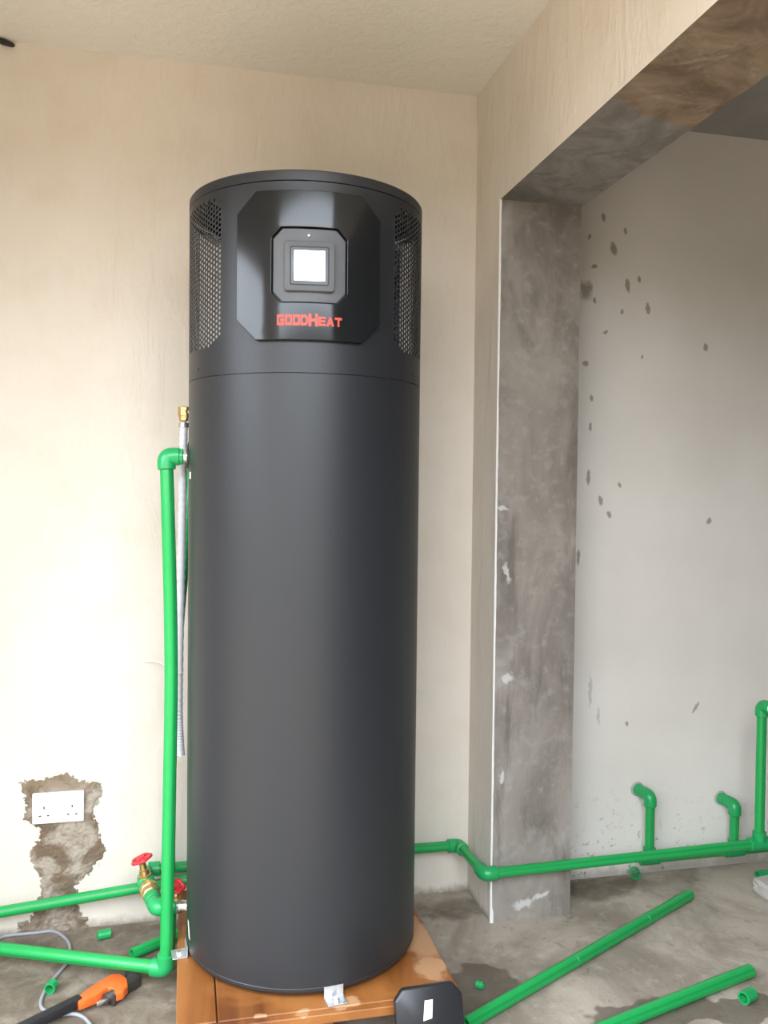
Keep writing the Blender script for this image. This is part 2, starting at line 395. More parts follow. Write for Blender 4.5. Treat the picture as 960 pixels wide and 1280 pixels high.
# ragged white filler bead on the pillar's corner
V, F = [], []; N = 130
for i in range(N+1):
    z = ZB*i/N; k = noise.noise(Vector((z*9, 1.3, 0)))*.5 + noise.noise(Vector((z*40, 5.3, 0)))*.35
    wd = .0035+.0022*k + (.004 if z < .04 else 0); wl = .0022+.001*noise.noise(Vector((z*25, 9, 0)))
    V += [(-.0018, -PA+wl*1.5, z), (-.0022, -PA-.0022, z), (wd, -PA-.0022, z), (wd+.001, -PA+.001, z)]
for i in range(N):
    for k in range(3): F.append((i*4+k, i*4+k+1, i*4+k+5, i*4+k+4))
frompy('filler_bead', V, F, MT['bead'], pil, 60)['label'] = 'ragged white filler along the corner'
# rough cement patch around the socket
def px(u, v, y=0.0):
    d = R_*((u-480)/FPX) - U_*((v-640)/FPX) + F_; k = (y-CAM.y)/d.y; return CAM + d*k
OUT = [(40,165),(110,140),(190,150),(280,120),(390,95),(420,130),(470,150),(560,165),(615,165),(625,250),(590,330),(560,365),(570,420),(600,470),(610,560),(640,620),(648,670),(600,730),(560,780),(530,830),(470,870),(430,900),(440,980),(460,1080),(480,1140),(530,1160),(500,1200),(560,1225),(600,1300),(20,1300),(15,1180),(70,1170),(100,1180),(120,1130),(140,1050),(175,980),(185,880),(160,800),(115,740),(110,660),(150,610),(180,560),(170,490),(120,460),(60,430),(75,330),(55,240)]
POLY = [(px(20+a/5.818, 950+b/5.818).x, px(20+a/5.818, 950+b/5.818).z) for a, b in OUT]
def sdist(x, z):
    ins = False; dm = 9
    for (x0, z0), (x1, z1) in zip(POLY, POLY[1:]+POLY[:1]):
        if (z0 > z) != (z1 > z) and x < (x1-x0)*(z-z0)/(z1-z0)+x0: ins = not ins
        dx, dz = x1-x0, z1-z0; tt = max(0, min(1, ((x-x0)*dx+(z-z0)*dz)/(dx*dx+dz*dz+1e-12)))
        dm = min(dm, math.hypot(x-x0-tt*dx, z-z0-tt*dz))
    return dm if ins else -dm
ST = .0019; vid = {}; V, F = [], []
def hgt(x, z):
    d = sdist(x, z) + .009*noise.noise(Vector((x*90, 3, z*90))) + .007*noise.noise(Vector((x*220, 7, z*220)))
    return d
x0, x1, z0, z1 = min(a for a, b in POLY)-.02, max(a for a, b in POLY)+.03, .0, max(b for a, b in POLY)+.02
nx_, nz_ = int((x1-x0)/ST), int((z1-z0)/ST)
H = [[hgt(x0+i*ST, z0+j*ST) for j in range(nz_+1)] for i in range(nx_+1)]
def vv(i, j):
    if (i, j) not in vid:
        h = max(0, min(1, H[i][j]/.012)); x, z = x0+i*ST, z0+j*ST
        bump = .0035*noise.noise(Vector((x*45, 1, z*45))) + .002*noise.noise(Vector((x*130, 2, z*130)))
        vid[(i, j)] = len(V); V.append((x, -.0008 - h*(.0045+bump), z))
    return vid[(i, j)]
for i in range(nx_):
    for j in range(nz_):
        if max(H[i][j], H[i+1][j], H[i][j+1], H[i+1][j+1]) > 0 and (H[i][j]+H[i+1][j]+H[i][j+1]+H[i+1][j+1]) > -.004:
            F.append((vv(i, j), vv(i+1, j), vv(i+1, j+1), vv(i, j+1)))
frompy('cement_patch', V, F, MT['patch'], wb, 80)['label'] = 'rough brown-grey cement patch around the socket'

# ------------------------------------------------------------------ water heater
heater = empty('water_heater', (HX, HY, HZ), 'tall charcoal cylindrical heat pump water heater with lit square display', 'water heater', rz=math.radians(-6.5))
def cy(th, z, r=HR):
    a = math.radians(th); return Vector((r*math.sin(a), -r*math.cos(a), z))
def ring_shell(name, prof, mat, parent, segs=96, closed_top=False, closed_bot=False):
    V, F = [], []; n = len(prof)
    for r, z in prof:
        for k in range(segs): V.append(cy(360*k/segs, z, r))
    for i in range(n-1):
        for k in range(segs):
            k2 = (k+1) % segs; F.append((i*segs+k, i*segs+k2, (i+1)*segs+k2, (i+1)*segs+k))
    if closed_top: F.append(tuple((n-1)*segs+k for k in range(segs)))
    if closed_bot: F.append(tuple(range(segs))[::-1])
    return frompy(name, V, F, mat, parent, 30)
ZS, ZG0, ZG1, ZC, ZT = 1.361, 1.424, 1.752, 1.766, 1.790
ring_shell('base_ring', [(.262, .010), (.276, .012), (.280, .018), (.280, .024), (.2785, .0255)], MT['body'], heater, closed_bot=True)
ring_shell('tank_casing', [(.2785, .0255), (.2800, .027), (.2800, ZS-.002), (.2785, ZS-.0005)], MT['body'], heater)
for a in (10, 130, 250):
    revolve_sharp('foot', [(0, .022), (.012, .024)], cy(a, 0, .235), (0, 0, 1), MT['black'], heater, 16)
# hood and its two perforated grilles: one hexagonal lattice, so the sheet runs on without a seam
NC = 180; DA = 360/NC; PIT = math.radians(DA)*HR/.8660254; HRAD = .0043
def hood_lattice():
    hv, hf, hc = [], [], {}; gv = {-1: [], 1: []}; gf = {-1: [], 1: []}; gc = {-1: {}, 1: {}}
    cr = PIT/math.sqrt(3); zc, hz, hw, ch = (ZG0+ZG1)/2, (ZG1-ZG0)/2-.004, math.radians(48)*HR-.002, .030
    def put(V, cache, s_, z):
        z = min(max(z, ZS-.0004), ZC-.0014); k = (round(s_*1e5) % round(2*math.pi*HR*1e5), round(z*1e5))
        if k not in cache: cache[k] = len(V); V.append(cy(math.degrees(s_/HR), z, HR))
        return cache[k]
    for i in range(NC):
        s_ = math.radians(i*DA)*HR; a = (i*DA+180) % 360-180; sg = 1 if a > 0 else -1
        z = ZS - PIT + (PIT/2 if i % 2 else 0)
        while z < ZC+PIT*.6:
            ring = [(s_+cr*math.cos(math.pi/3*k), z+cr*math.sin(math.pi/3*k)) for k in range(6)]
            ax, az = abs(abs(math.radians(a))-math.pi/2)*HR, abs(z-zc)
            if ax < hw and az < hz and (ax-hw)+(az-hz) < -ch:
                V, F, c_ = gv[sg], gf[sg], gc[sg]; o = [put(V, c_, *q) for q in ring]; b = len(V)
                for k in range(6): V.append(cy(math.degrees((s_+HRAD*math.cos(math.pi/3*k))/HR), z+HRAD*math.sin(math.pi/3*k), HR))
                for k in range(6): k2 = (k+1) % 6; F.append((o[k], o[k2], b+k2, b+k))
            elif z+cr > ZS:
                o = []
                for q in ring:
                    v_ = put(hv, hc, *q)
                    if v_ not in o: o.append(v_)
                if len(o) > 2: hf.append(tuple(o))
            z += PIT
    frompy('hood', hv, hf, MT['hood'], heater, 30)
    for sg in (-1, 1):
        g = frompy('grille', gv[sg], gf[sg], MT['hood'], heater, 30); g['label'] = 'perforated air grille'
        m_ = g.modifiers.new('sheet', 'SOLIDIFY'); m_.thickness = .0012; m_.offset = -1
hood_lattice()
ring_shell('top_cap', [(.2785, ZC), (.2805, ZC+.0012), (.2805, ZT-.004), (.2785, ZT-.001), (.274, ZT), (.2, ZT+.004)], MT['hood'], heater, closed_top=True)
ring_shell('inner_liner', [(.2, ZS+.02), (.2, ZC-.01)], MT['inner'], heater, 48, True, True)
# evaporator coils behind the grilles: folded fins
def coil(sign):
    V, F = [], []; N = 2*88; aa = 36 if sign < 0 else 60  # right coil starts further back, so the shaded part of its grille stays dark
    for k in range(N+1):
        a = aa + (144-aa)*k/N; rr = .252 + (.0035 if k % 2 else -.0035); ztop = 1.640 + .07*min(1, max(0, (a-45)/35))
        V += [cy(sign*a, ZG0-.02, rr), cy(sign*a, ztop, rr), cy(sign*a, ztop, .215)]
    for k in range(N): F += [(k*3, k*3+3, k*3+4, k*3+1), (k*3+1, k*3+4, k*3+5, k*3+2)]
    frompy('evaporator_coil', V, F, MT['fin'], heater)
coil(-1); coil(1)
for a in (-61.4, 61.4, 118, -118):
    revolve_sharp('screw', [(0, .0035), (.0015, .003)], cy(a, 1.38, HR-.0003), cy(a, 0, 1), MT['black'], heater, 10)
# curved octagonal front panel with octagonal recess
def octo(th0, th1, z0, z1, ca, cz):
    return [(th0+ca, z1), (th1-ca, z1), (th1, z1-cz), (th1, z0+cz), (th1-ca, z0), (th0+ca, z0), (th0, z0+cz), (th0, z1-cz)]
def dens(poly, step=2.0):
    out = []
    for (a, b), (c, d) in zip(poly, poly[1:]+poly[:1]):
        n = max(1, int(abs(c-a)/step))
        for i in range(n): out.append((a+(c-a)*i/n, b+(d-b)*i/n))
    return out
PR = .2925
def loft(name, rings, mat, parent, fill_last=False, smooth=30):
    V, F = [], []; n = len(rings[0][0])
    for poly, r in rings:
        for a, z in poly: V.append(cy(a, z, r))
    for i in range(len(rings)-1):
        for k in range(n):
            k2 = (k+1) % n; F.append((i*n+k, (i+1)*n+k, (i+1)*n+k2, i*n+k2))
    if fill_last: F.append(tuple((len(rings)-1)*n+k for k in range(n))[::-1])
    return frompy(name, V, F, mat, parent, smooth)
def face_with_hole(name, outer, inner, r, mat, parent):
    """curved ring face between two octagons, finely divided so it follows the cylinder"""
    V, F = [], []; K = 10; n = len(outer)
    for j in range(K+1):
        for (a, b), (c, d) in zip(outer, inner): V.append(cy(a+(c-a)*j/K, b+(d-b)*j/K, r))
    for j in range(K):
        for k in range(n):
            k2 = (k+1) % n; F.append((j*n+k, (j+1)*n+k, (j+1)*n+k2, j*n+k2))
    return V, F
def sampled(poly, per=12):
    out = []
    for (a, b), (c, d) in zip(poly, poly[1:]+poly[:1]):
        for i in range(per): out.append((a+(c-a)*i/per, b+(d-b)*i/per))
    return out
oc = lambda e, cz=.045, ca=9.2: sampled(octo(-32+e*196*.29/.29, 32-e*196, 1.428+e, 1.742-e, ca-e*80, cz-e*.4))
ic = lambda e: sampled(octo(-16-e*196, 16+e*196, 1.506-e, 1.665+e, 4.2+e*80, .0215+e*.4))
V, F = face_with_hole('x', oc(.0012), ic(.0009), PR, None, None)
n = 96
def add_ring(poly, r):
    b = len(V)
    for a, z in poly: V.append(cy(a, z, r))
    return b
b0 = 0; b1 = add_ring(oc(.0004), PR-.0004); b2 = add_ring(oc(0), PR-.0014); b3 = add_ring(oc(0), HR-.003)
for A, B in ((b1, b0), (b2, b1), (b3, b2)):
    for k in range(n): k2 = (k+1) % n; F.append((A+k, B+k, B+k2, A+k2))
bi = 10*n; c1 = add_ring(ic(.0003), PR-.0003); c2 = add_ring(ic(0), PR-.0010); c3 = add_ring(ic(0), .2835)
for A, B in ((bi, c1), (c1, c2), (c2, c3)):
    for k in range(n): k2 = (k+1) % n; F.append((A+k, B+k, B+k2, A+k2))
panel = frompy('front_panel', V, F, MT['gloss'], heater, 14); panel['label'] = 'gloss black octagonal front panel'
# recessed bezel plate, curved
V, F = [], []; K = 16
oi = octo(-15.4, 15.4, 1.509, 1.662, 4.0, .021); n8 = len(sampled(oi))
def rowsz(poly, z):
    xs = []
    for (a, b), (c, d) in zip(poly, poly[1:]+poly[:1]):
        if (b-z)*(d-z) <= 0 and b != d: xs.append(a+(c-a)*(z-b)/(d-b))
    return min(xs), max(xs)
zs_ = [1.509, 1.5195, 1.530, 1.585, 1.641, 1.6515, 1.662]
for z in zs_:
    lo, hi = rowsz(oi, min(max(z, 1.50901), 1.66199))
    for k in range(K+1): V.append(cy(lo+(hi-lo)*k/K, z, .2868))
for j in range(len(zs_)-1):
    for k in range(K): F.append((j*(K+1)+k, j*(K+1)+k+1, (j+1)*(K+1)+k+1, (j+1)*(K+1)+k))
bez = frompy('bezel_plate', V, F, MT['bezel'], heater, 60)
revolve_sharp('sensor', [(0, .0028), (.003, .0026), (.004, .0016)], cy(-.4, 1.648, .2862), (0, -1, 0), MT['chrome'], bez, 12)
def rrect(hw, hh, r, n=5):
    pts = []
    for cx, cz_, a0 in ((hw-r, hh-r, 0), (-hw+r, hh-r, 90), (-hw+r, -hh+r, 180), (hw-r, -hh+r, 270)):
        for i in range(n+1):
            a = math.radians(a0+90*i/n); pts.append((cx+r*math.cos(a), cz_+r*math.sin(a)))
    return pts
def plate(name, hw, hh, rr, yf, th, mat, parent, bev, zc=1.5825):
    m = Matrix(((1, 0, 0, 0), (0, 0, -1, yf+th), (0, 1, 0, zc), (0, 0, 0, 1)))
    return extrude_poly(name, rrect(hw, hh, rr), th, mat, parent, m, bev, 2)
disp = plate('display_frame', .0535, .0525, .007, -.2950, .02, MT['bezel'], heater, .0022)
plate('display_gasket', .0415, .0410, .004, -.2953, .004, MT['black'], disp, .0)
plate('screen_border', .0388, .0383, .003, -.2958, .004, MT['scrframe'], disp, .0006)
sb = plate('screen', .0325, .0318, .0006, -.2961, .002, MT['screen'], disp, 0, 1.5830); sb['label'] = 'glowing white touch screen'
# brand lettering, block capitals on the panel
LET = {
 'G': [[(0,0),(1,0),(1,.26),(0,.26)], [(0,.26),(.26,.26),(.26,.74),(0,.74)], [(0,.74),(1,.74),(1,1),(0,1)], [(.74,.26),(1,.26),(1,.58),(.74,.58)], [(.48,.40),(.74,.40),(.74,.58),(.48,.58)]],
 'O': [[(0,0),(1,0),(1,.26),(0,.26)], [(0,.26),(.26,.26),(.26,.74),(0,.74)], [(0,.74),(1,.74),(1,1),(0,1)], [(.74,.26),(1,.26),(1,.74),(.74,.74)]],
 'D': [[(0,0),(.82,0),(1,.22),(.74,.26),(0,.26)], [(0,.26),(.26,.26),(.26,.74),(0,.74)], [(0,.74),(.74,.74),(1,.78),(.82,1),(0,1)], [(.74,.26),(1,.22),(1,.78),(.74,.74)]],
 'H': [[(0,-.06),(.30,-.06),(.30,1.12),(0,1.12)], [(.70,-.06),(1,-.06),(1,1.12),(.70,1.12)], [(.30,.38),(.70,.38),(.70,.66),(.30,.66)]],
 'E': [[(0,0),(.28,0),(.28,1),(0,1)], [(.28,0),(1,0),(1,.24),(.28,.24)], [(.28,.38),(.92,.38),(.92,.62),(.28,.62)], [(.28,.76),(1,.76),(1,1),(.28,1)]],
 'A': [[(0,0),(.30,0),(.62,1),(.38,1)], [(.70,0),(1,0),(.62,1),(.38,1)], [(.26,.20),(.74,.20),(.68,.42),(.32,.42)]],
 'T': [[(0,.74),(1,.74),(1,1),(0,1)], [(.36,0),(.64,0),(.64,.74),(.36,.74)]]}
V, F = [], []; word = [('G', 3.1, .0225), ('O', 2.9, .0225), ('O', 2.9, .0225), ('D', 2.9, .0225), ('H', 3.9, .0225), ('E', 2.9, .0195), ('A', 3.3, .0195), ('T', 3.0, .0195)]
tot = sum(a for _, a, _ in word) + .32*7; a = -tot/2+.2
for ch, wd, hh in word:
    for q in LET[ch]:
        b = len(V)
        for x, z in q: V.append(cy(a+x*wd, 1.458+z*hh, PR+.0007))
        F.append(tuple(range(b, b+len(q))))
    a += wd+.32
frompy('brand_lettering', V, F, MT['logo'], panel)['label'] = 'red block lettering'
# fixing brackets, ports, stickers
def bracket(a):
    m = Matrix.Rotation(math.radians(a), 4, 'Z'); bm = bmesh.new()
    box_bm(bm, (-.022, -HR-.0032, .001), (.022, -HR-.0007, .026), .0006, 1, m)
    box_bm(bm, (-.022, -HR-.036, .0006), (.022, -HR-.0015, .0030), .0006, 1, m)
    o = frombm('bracket', bm, MT['steel'], heater, 30)
    p = m @ Vector((0, -HR-.018, .003)); revolve_sharp('bolt', [(0, .008), (.004, .008), (.0055, .006)], p, (0, 0, 1), MT['chrome'], o, 6); o['label'] = 'galvanised fixing bracket'
bracket(13.5); bracket(-77)
def cyl_patch(name, a0, a1, z0, z1, r, mat):
    K = 6; V = [cy(a0+(a1-a0)*k/K, z, r) for z in (z0, z1) for k in range(K+1)]
    return frompy(name, V, [(k, k+1, K+2+k, K+1+k) for k in range(K)], mat, heater, 60)
cyl_patch('sticker', -75.5, -71.5, 1.133, 1.149, HR+.0006, MT['paper'])
V = [cy(-71.5, .052, HR+.0007), cy(-69, .050, HR+.0007), cy(-72, .088, HR+.0007), cy(-74.5, .090, HR+.0007)]
frompy('sticker', V, [(0, 1, 2, 3)], MT['paper'], heater)
def port(a, z, plate=True):
    d = cy(a, 0, 1)
    if plate: revolve_sharp('port_plate', [(0, .036), (.003, .036), (.005, .030)], cy(a, z, HR-.002), d, MT['black'], heater, 28)
    o = revolve_sharp('port_nipple', [(0, .016), (.008, .016), (.008, .0135), (.022, .0135), (.022, .0172), (.030, .0172)], cy(a, z, HR-.002), d, MT['chrome'], heater, 6 if False else 20)
    return o
HZW = lambda a, z, r: Matrix.Translation((HX, HY, HZ)) @ Matrix.Rotation(math.radians(-6.5), 4, 'Z') @ cy(a, z, r)
UA, LA = -87.5, -72 - 24   # port directions (upper, lower)
port(UA, 1.306-HZ); port(LA, .190-HZ, False)
UP = HZW(UA, 1.306-HZ, HR+.012); LP = HZW(LA, .190-HZ, HR+.030)

# ------------------------------------------------------------------ pallet
pal = empty('wooden_pallet', (-.556, -.45, 0), 'low orange-brown plywood pallet under the water heater', 'pallet')
def pl(name, lo, hi, bev=.002): return world_child(box(name, lo, hi, MT['wood'], None, bev, 1), pal)
TOPZ = HZ-.0002; PX0, PX1, PY0, PY1 = -.866, -.251, -.722, -.085
pl('plank', (PX0, PY0+.02, TOPZ-.019), (-.7832, PY1, TOPZ)); pl('plank', (-.7808, PY0+.02, TOPZ-.019), (PX1, PY1, TOPZ))
pl('front_batten', (PX0+.002, PY0, TOPZ-.022), (PX1-.002, PY0+.0185, TOPZ-.0015))
for x in (PX0+.02, -.58, PX1-.065): pl('bearer', (x, PY0+.03, 0), (x+.045, PY1-.01, TOPZ-.0192))
# ------------------------------------------------------------------ green pipework
G, GL, GF = MT['green'], MT['gline'], MT['gfit']
def elbow(parent, a, b, c, r, leg=.034, name='elbow', fr=1.36):
    a, b, c = Vector(a), Vector(b), Vector(c); u = (a-b).normalized(); v = (c-b).normalized()
    path = fillet([b+u*leg, b, b+v*leg], r*1.6, 8)
    path = [path[0]] + path; rad = [r*fr*.9]+[r*fr]*(len(path)-2)
    path = path+[path[-1]]; path[0] = path[0]+u*.0015; path[-1] = path[-1]+v*.0015; rad = rad+[r*fr, r*fr*.9]
    return world_child(tube(name, path, rad, GF, None, 18, smooth=45), parent)
def sleeve(parent, p, d, r, ln=.05, name='coupling', fr=1.36):
    p = Vector(p); d = Vector(d).normalized()
    return world_child(revolve_sharp(name, [(-ln/2-.0012, r*fr*.92), (-ln/2, r*fr), (ln/2, r*fr), (ln/2+.0012, r*fr*.92)], p, d, GF, None, 18), parent)
def tee(parent, p, d, b, r, ln=.066, br=.036):
    """run along d, branch towards b"""
    o = sleeve(parent, p, d, r, ln, 'tee'); p = Vector(p); b = Vector(b).normalized()
    q = world_child(revolve_sharp('tee_branch', [(0, r*1.3), (br, r*1.36), (br+.0015, r*1.2)], p, b, GF, None, 18), parent); return o
def run(parent, pts, r, name='pipe', soft=None, hollow=0.0):
    p = fillet(pts, soft, 10) if soft else pts
    return world_child(tube(name, p, r, G, None, 16, hollow, GL), parent)

# hot line: upper port -> elbow -> bowed riser -> floor elbow -> left out of the picture
r = .0160
hot = empty('hot_water_pipe', (-.892, -.35, 0), 'bright green riser pipe bent from upper tank port down to floor', 'pipe')
T0 = Vector((-.897, UP.y+.002, 1.306)); B0 = Vector((-.893, -.352, .052))
bow = [T0, Vector((-.8925, -.372, 1.17)), Vector((-.886, -.374, .95)), Vector((-.8835, -.372, .76)), Vector((-.8865, -.366, .50)), Vector((-.890, -.358, .25)), B0]
def spline(P, n=6):
    out = []; P = [P[0]]+P+[P[-1]]
    for i in range(1, len(P)-2):
        p0, p1, p2, p3 = P[i-1:i+3]
        for k in range(n):
            t = k/n; out.append(.5*((2*p1)+(p2-p0)*t+(2*p0-5*p1+4*p2-p3)*t*t+(3*p1-p0-3*p2+p3)*t**3))
    out.append(P[-2]); return out
run(hot, [UP, T0], r*.98, 'pipe'); run(hot, spline(bow), r, 'riser')
elbow(hot, UP, T0, bow[1], r, .030)
L0 = Vector((-1.307, -.173, .052)); L1 = L0+(L0-B0).normalized()*.25
run(hot, [B0, L1], r, 'floor_pipe'); elbow(hot, bow[-2], B0, L1, r, .036)
sleeve(hot, UP+(T0-UP)*.22, T0-UP, r, .014, 'coupling', 1.22)

# cold line along the wall, jogging round the pillar and on into the side room
r2 = .0145
cold = empty('wall_water_pipe', (.3, -.235, 0), 'long green pipe run along back wall, stepping round the pillar', 'pipe')
ZA = .157; Pa = [Vector((-.945, -.034, .164)), Vector((-.040, -.034, ZA)), Vector((-.030, -.237, ZA)), Vector((.846, -.237, .172)), Vector((2.0, -.237, .19))]
for a_, b_ in zip(Pa, Pa[1:]): run(cold, [a_, b_], r2)
elbow(cold, Pa[0], Pa[1], Pa[2], r2); elbow(cold, Pa[1], Pa[2], Pa[3], r2)
sleeve(cold, Pa[0]+Vector((.012, 0, 0)), (1, 0, 0), r2, .03)
S0 = Vector((.846, -.237, .172)); S1 = Vector((.846, -.237, .592)); S2 = Vector((.858, -.287, .592))
tee(cold, S0, (1, 0, 0), (0, 0, 1), r2); run(cold, [S0, S1], r2, 'riser'); elbow(cold, S0, S1, S2, r2, .030)
world_child(revolve_sharp('threaded_insert', [(0, .0155), (.006, .0155), (.006, .009), (-.006, .009)], S1+(S2-S1).normalized()*.031, S2-S1, MT['paper'], None, 18), cold)
# second line close to the far wall with two stub outlets
far = empty('outlet_pipe', (.8, -.06, 0), 'low green pipe at the off-white wall with two elbow outlets', 'pipe')
run(far, [(.548, -.06, .074), (2.0, -.06, .074)], r2)
for i, (x, zt) in enumerate(((.583, .272), (.886, .222))):
    tee(far, (x, -.06, .074), (1, 0, 0), (0, 0, 1), r2, .062, .034)
    run(far, [(x, -.06, .074), (x, -.06, zt)], r2, 'riser')
    elbow(far, (x, -.06, .074), (x, -.06, zt), (x-.012, -.004, zt+.004), r2, .030, 'outlet_elbow')
    world_child(tube('outlet_stub', [(x-.003, -.045, zt+.001), (x-.0125, -.002, zt+.004)], r2*1.28, GF, None, 18), far)
    world_child(revolve_sharp('wall_collar', [(0, .0235), (.003, .0215), (.0035, .017)], (x-.013, -.0006, zt+.0045), (0, -1, 0), MT['stone'], None, 14), far)

# left line passing behind the valves and behind the tank
lp = empty('low_wall_pipe', (-1.2, -.06, 0), 'green pipe sloping along the left wall below the socket patch', 'pipe')
run(lp, [(-1.98, -.06, .045), (-1.33, -.06, .094), (-.845, -.06, .137), (-.60, -.06, .16)], r2)
# leaning pipe behind the hose
ln = empty('leaning_pipe', (-.888, -.2, .18), 'dark green pipe leaning behind the grey hose beside the tank', 'pipe')
run(ln, spline([Vector((-.826, -.155, 1.36)), Vector((-.840, -.175, 1.22)), Vector((-.878, -.195, .74)), Vector((-.888, -.16, .46)), Vector((-.889, -.092, .185))]), .0145)

# valve group feeding the lower port
va = empty('cold_feed_valve', (-.945, -.20, .0), 'green and brass stop valve with red handwheel left of the riser', 'valve')
Vb = Vector((-.948, -.175, .190)); Ve = Vector((-.917, -.320, .188)); ax = (Ve-Vb).normalized()
world_child(tube('inlet_pipe', fillet([Vector((-.952, -.045, .166)), Vector((-.952, -.10, .185)), Vb], .03, 6), r2, G, None, 16, 0, GL), va)
world_child(revolve_sharp('valve_body', [(-.030, .018), (-.029, .0195), (-.012, .0195), (-.010, .023), (.010, .023), (.014, .0195), (.030, .0195)], Vb, ax, GF, None, 20), va)
hd = Vector((-.19, -.02, 1)).normalized()
world_child(revolve_sharp('bonnet', [(.012, .0165), (.022, .0165), (.024, .0130), (.036, .0125), (.038, .0095), (.055, .0085), (.056, .005), (.066, .0045)], Vb, hd, MT['brass'], None, 12), va)
def handwheel(parent, p, d, R):
    p = Vector(p); d = Vector(d).normalized(); a = Vector((1, 0, 0)); nx = (a-a.dot(d)*d).normalized(); ny = d.cross(nx)
    pts = []; N = 40
    V, F = [], []; sg = 8
    for k in range(N):
        th = 2*math.pi*k/N; rr = R*(1+.07*math.cos(5*th)); c = p+(nx*math.cos(th)+ny*math.sin(th))*rr; rad = (nx*math.cos(th)+ny*math.sin(th))
        for j in range(sg):
            ph = 2*math.pi*j/sg; V.append(c+rad*math.cos(ph)*.0045+d*math.sin(ph)*.0038)
    for k in range(N):
        for j in range(sg):
            k2, j2 = (k+1) % N, (j+1) % sg; F.append((k*sg+j, k2*sg+j, k2*sg+j2, k*sg+j2))
    o = world_child(frompy('handwheel', V, F, MT['red'], None, 60), parent)
    bm = bmesh.new()
    for k in range(5):
        th = 2*math.pi*k/5; rad = nx*math.cos(th)+ny*math.sin(th); tn = d.cross(rad)
        m = Matrix((( rad.x, tn.x, d.x, p.x), (rad.y, tn.y, d.y, p.y), (rad.z, tn.z, d.z, p.z), (0, 0, 0, 1)))
        box_bm(bm, (0, -.0045, -.002), (R, .0045, .002), 0, 1, m)
    world_child(frombm('spokes', bm, MT['red']), parent)
    world_child(revolve_sharp('hub', [(-.004, .007), (.005, .006)], p, d, MT['red'], None, 10), parent)
handwheel(va, Vb+hd*.066, (-.34, .02, 1), .0235)
world_child(revolve_sharp('union_nut', [(.030, .0225), (.033, .0245), (.052, .0245), (.054, .022), (.058, .0235), (.078, .0235), (.081, .020)], Vb, ax, MT['brass'], None, 8), va)
world_child(revolve_sharp('coupling', [(.081, .0185), (.082, .0205), (.110, .0205), (.112, .019)], Vb, ax, GF, None, 18), va)
run(va, [Vb+ax*.10, Ve], r2); T1 = LP + (LP-Vector(HZW(LA, .190-HZ, HR))).normalized()*.022
elbow(va, Vb, Ve, T1, r2, .030)
run(va, [Ve, T1], r2)
# drain valve at the lower port
dv = empty('drain_valve', (T1.x, T1.y, 0), 'small valve with red handwheel at the lower tank port', 'valve')
dd = (T1-LP).normalized()
world_child(revolve_sharp('valve_body', [(-.024, .0185), (-.022, .0205), (.020, .0205), (.022, .0185)], T1, dd, GF, None, 18), dv)
hd2 = Vector((.08, .12, 1)).normalized(); Q = T1-dd*.016
world_child(revolve_sharp('bonnet', [(.008, .0145), (.022, .0145), (.024, .010), (.036, .008), (.037, .0045), (.047, .0045)], Q, hd2, MT['brass'], None, 10), dv)
handwheel(dv, Q+hd2*.047, (.30, -.42, 1), .0185)
D0 = T1+Vector((.006, .010, -.006)); D1 = Vector((-.888, -.262, .030)); D2 = Vector((-.983, -.197, .018))
D1 = Vector((-.888, -.262, .016)); run(dv, [D0, D1], r2, 'drain_pipe', hollow=.75)
sleeve(dv, T1+(D1-D0).normalized()*.03, D1-D0, r2, .026)

# relief valve with hose
rv = empty('relief_valve', (-.857, -.30, 1.36), 'small brass relief valve high on the side of the tank', 'valve')
hd3 = Vector((0, 0, 1)); P3 = Vector((-.857, -.30, 1.378))
world_child(revolve_sharp('brass_body', [(.018, .009), (.020, .0115), (.030, .0115), (.031, .0135), (.052, .0135), (.054, .0115)], P3, hd3, MT['brass'], None, 6), rv)
world_child(revolve_sharp('hose_clamp', [(.002, .0118), (.003, .0132), (.014, .0132), (.015, .0118)], P3, hd3, MT['chrome'], None, 16), rv)
world_child(revolve_sharp('side_stub', [(0, .008), (.03, .008)], P3+Vector((0, 0, .040)), (1, -.15, 0), MT['brass'], None, 10), rv)
world_child(tube('test_lever', [P3+Vector((.006, -.012, .045)), P3+Vector((.010, -.016, .028)), P3+Vector((.004, -.016, .016))], .0022, MT['iron'], None, 8), rv)
hp = spline([Vector((-.857, -.30, 1.384)), Vector((-.859, -.302, 1.22)), Vector((-.862, -.304, 1.00)), Vector((-.866, -.306, .72)), Vector((-.864, -.306, .62)), Vector((-.860, -.306, .563))], 40)
rad = [.0098+.0007*(1 if (i//2) % 2 else -1) for i in range(len(hp))]
ho = tube('drain_hose', hp, rad, MT['hose'], None, 14, .8, smooth=80); tag(ho, 'pale grey ribbed hose hanging from the brass relief valve', 'hose')
th = tube('tie_thread', spline([Vector((-.965, -.004, .742)), Vector((-.92, -.05, .748)), Vector((-.880, -.295, .770)), Vector((-.866, -.319, .772)), Vector((-.853, -.312, .773))], 6), .0014, MT['paper'], None, 6)
tag(th, 'thin white thread tied across the grey hose to the wall', 'thread')

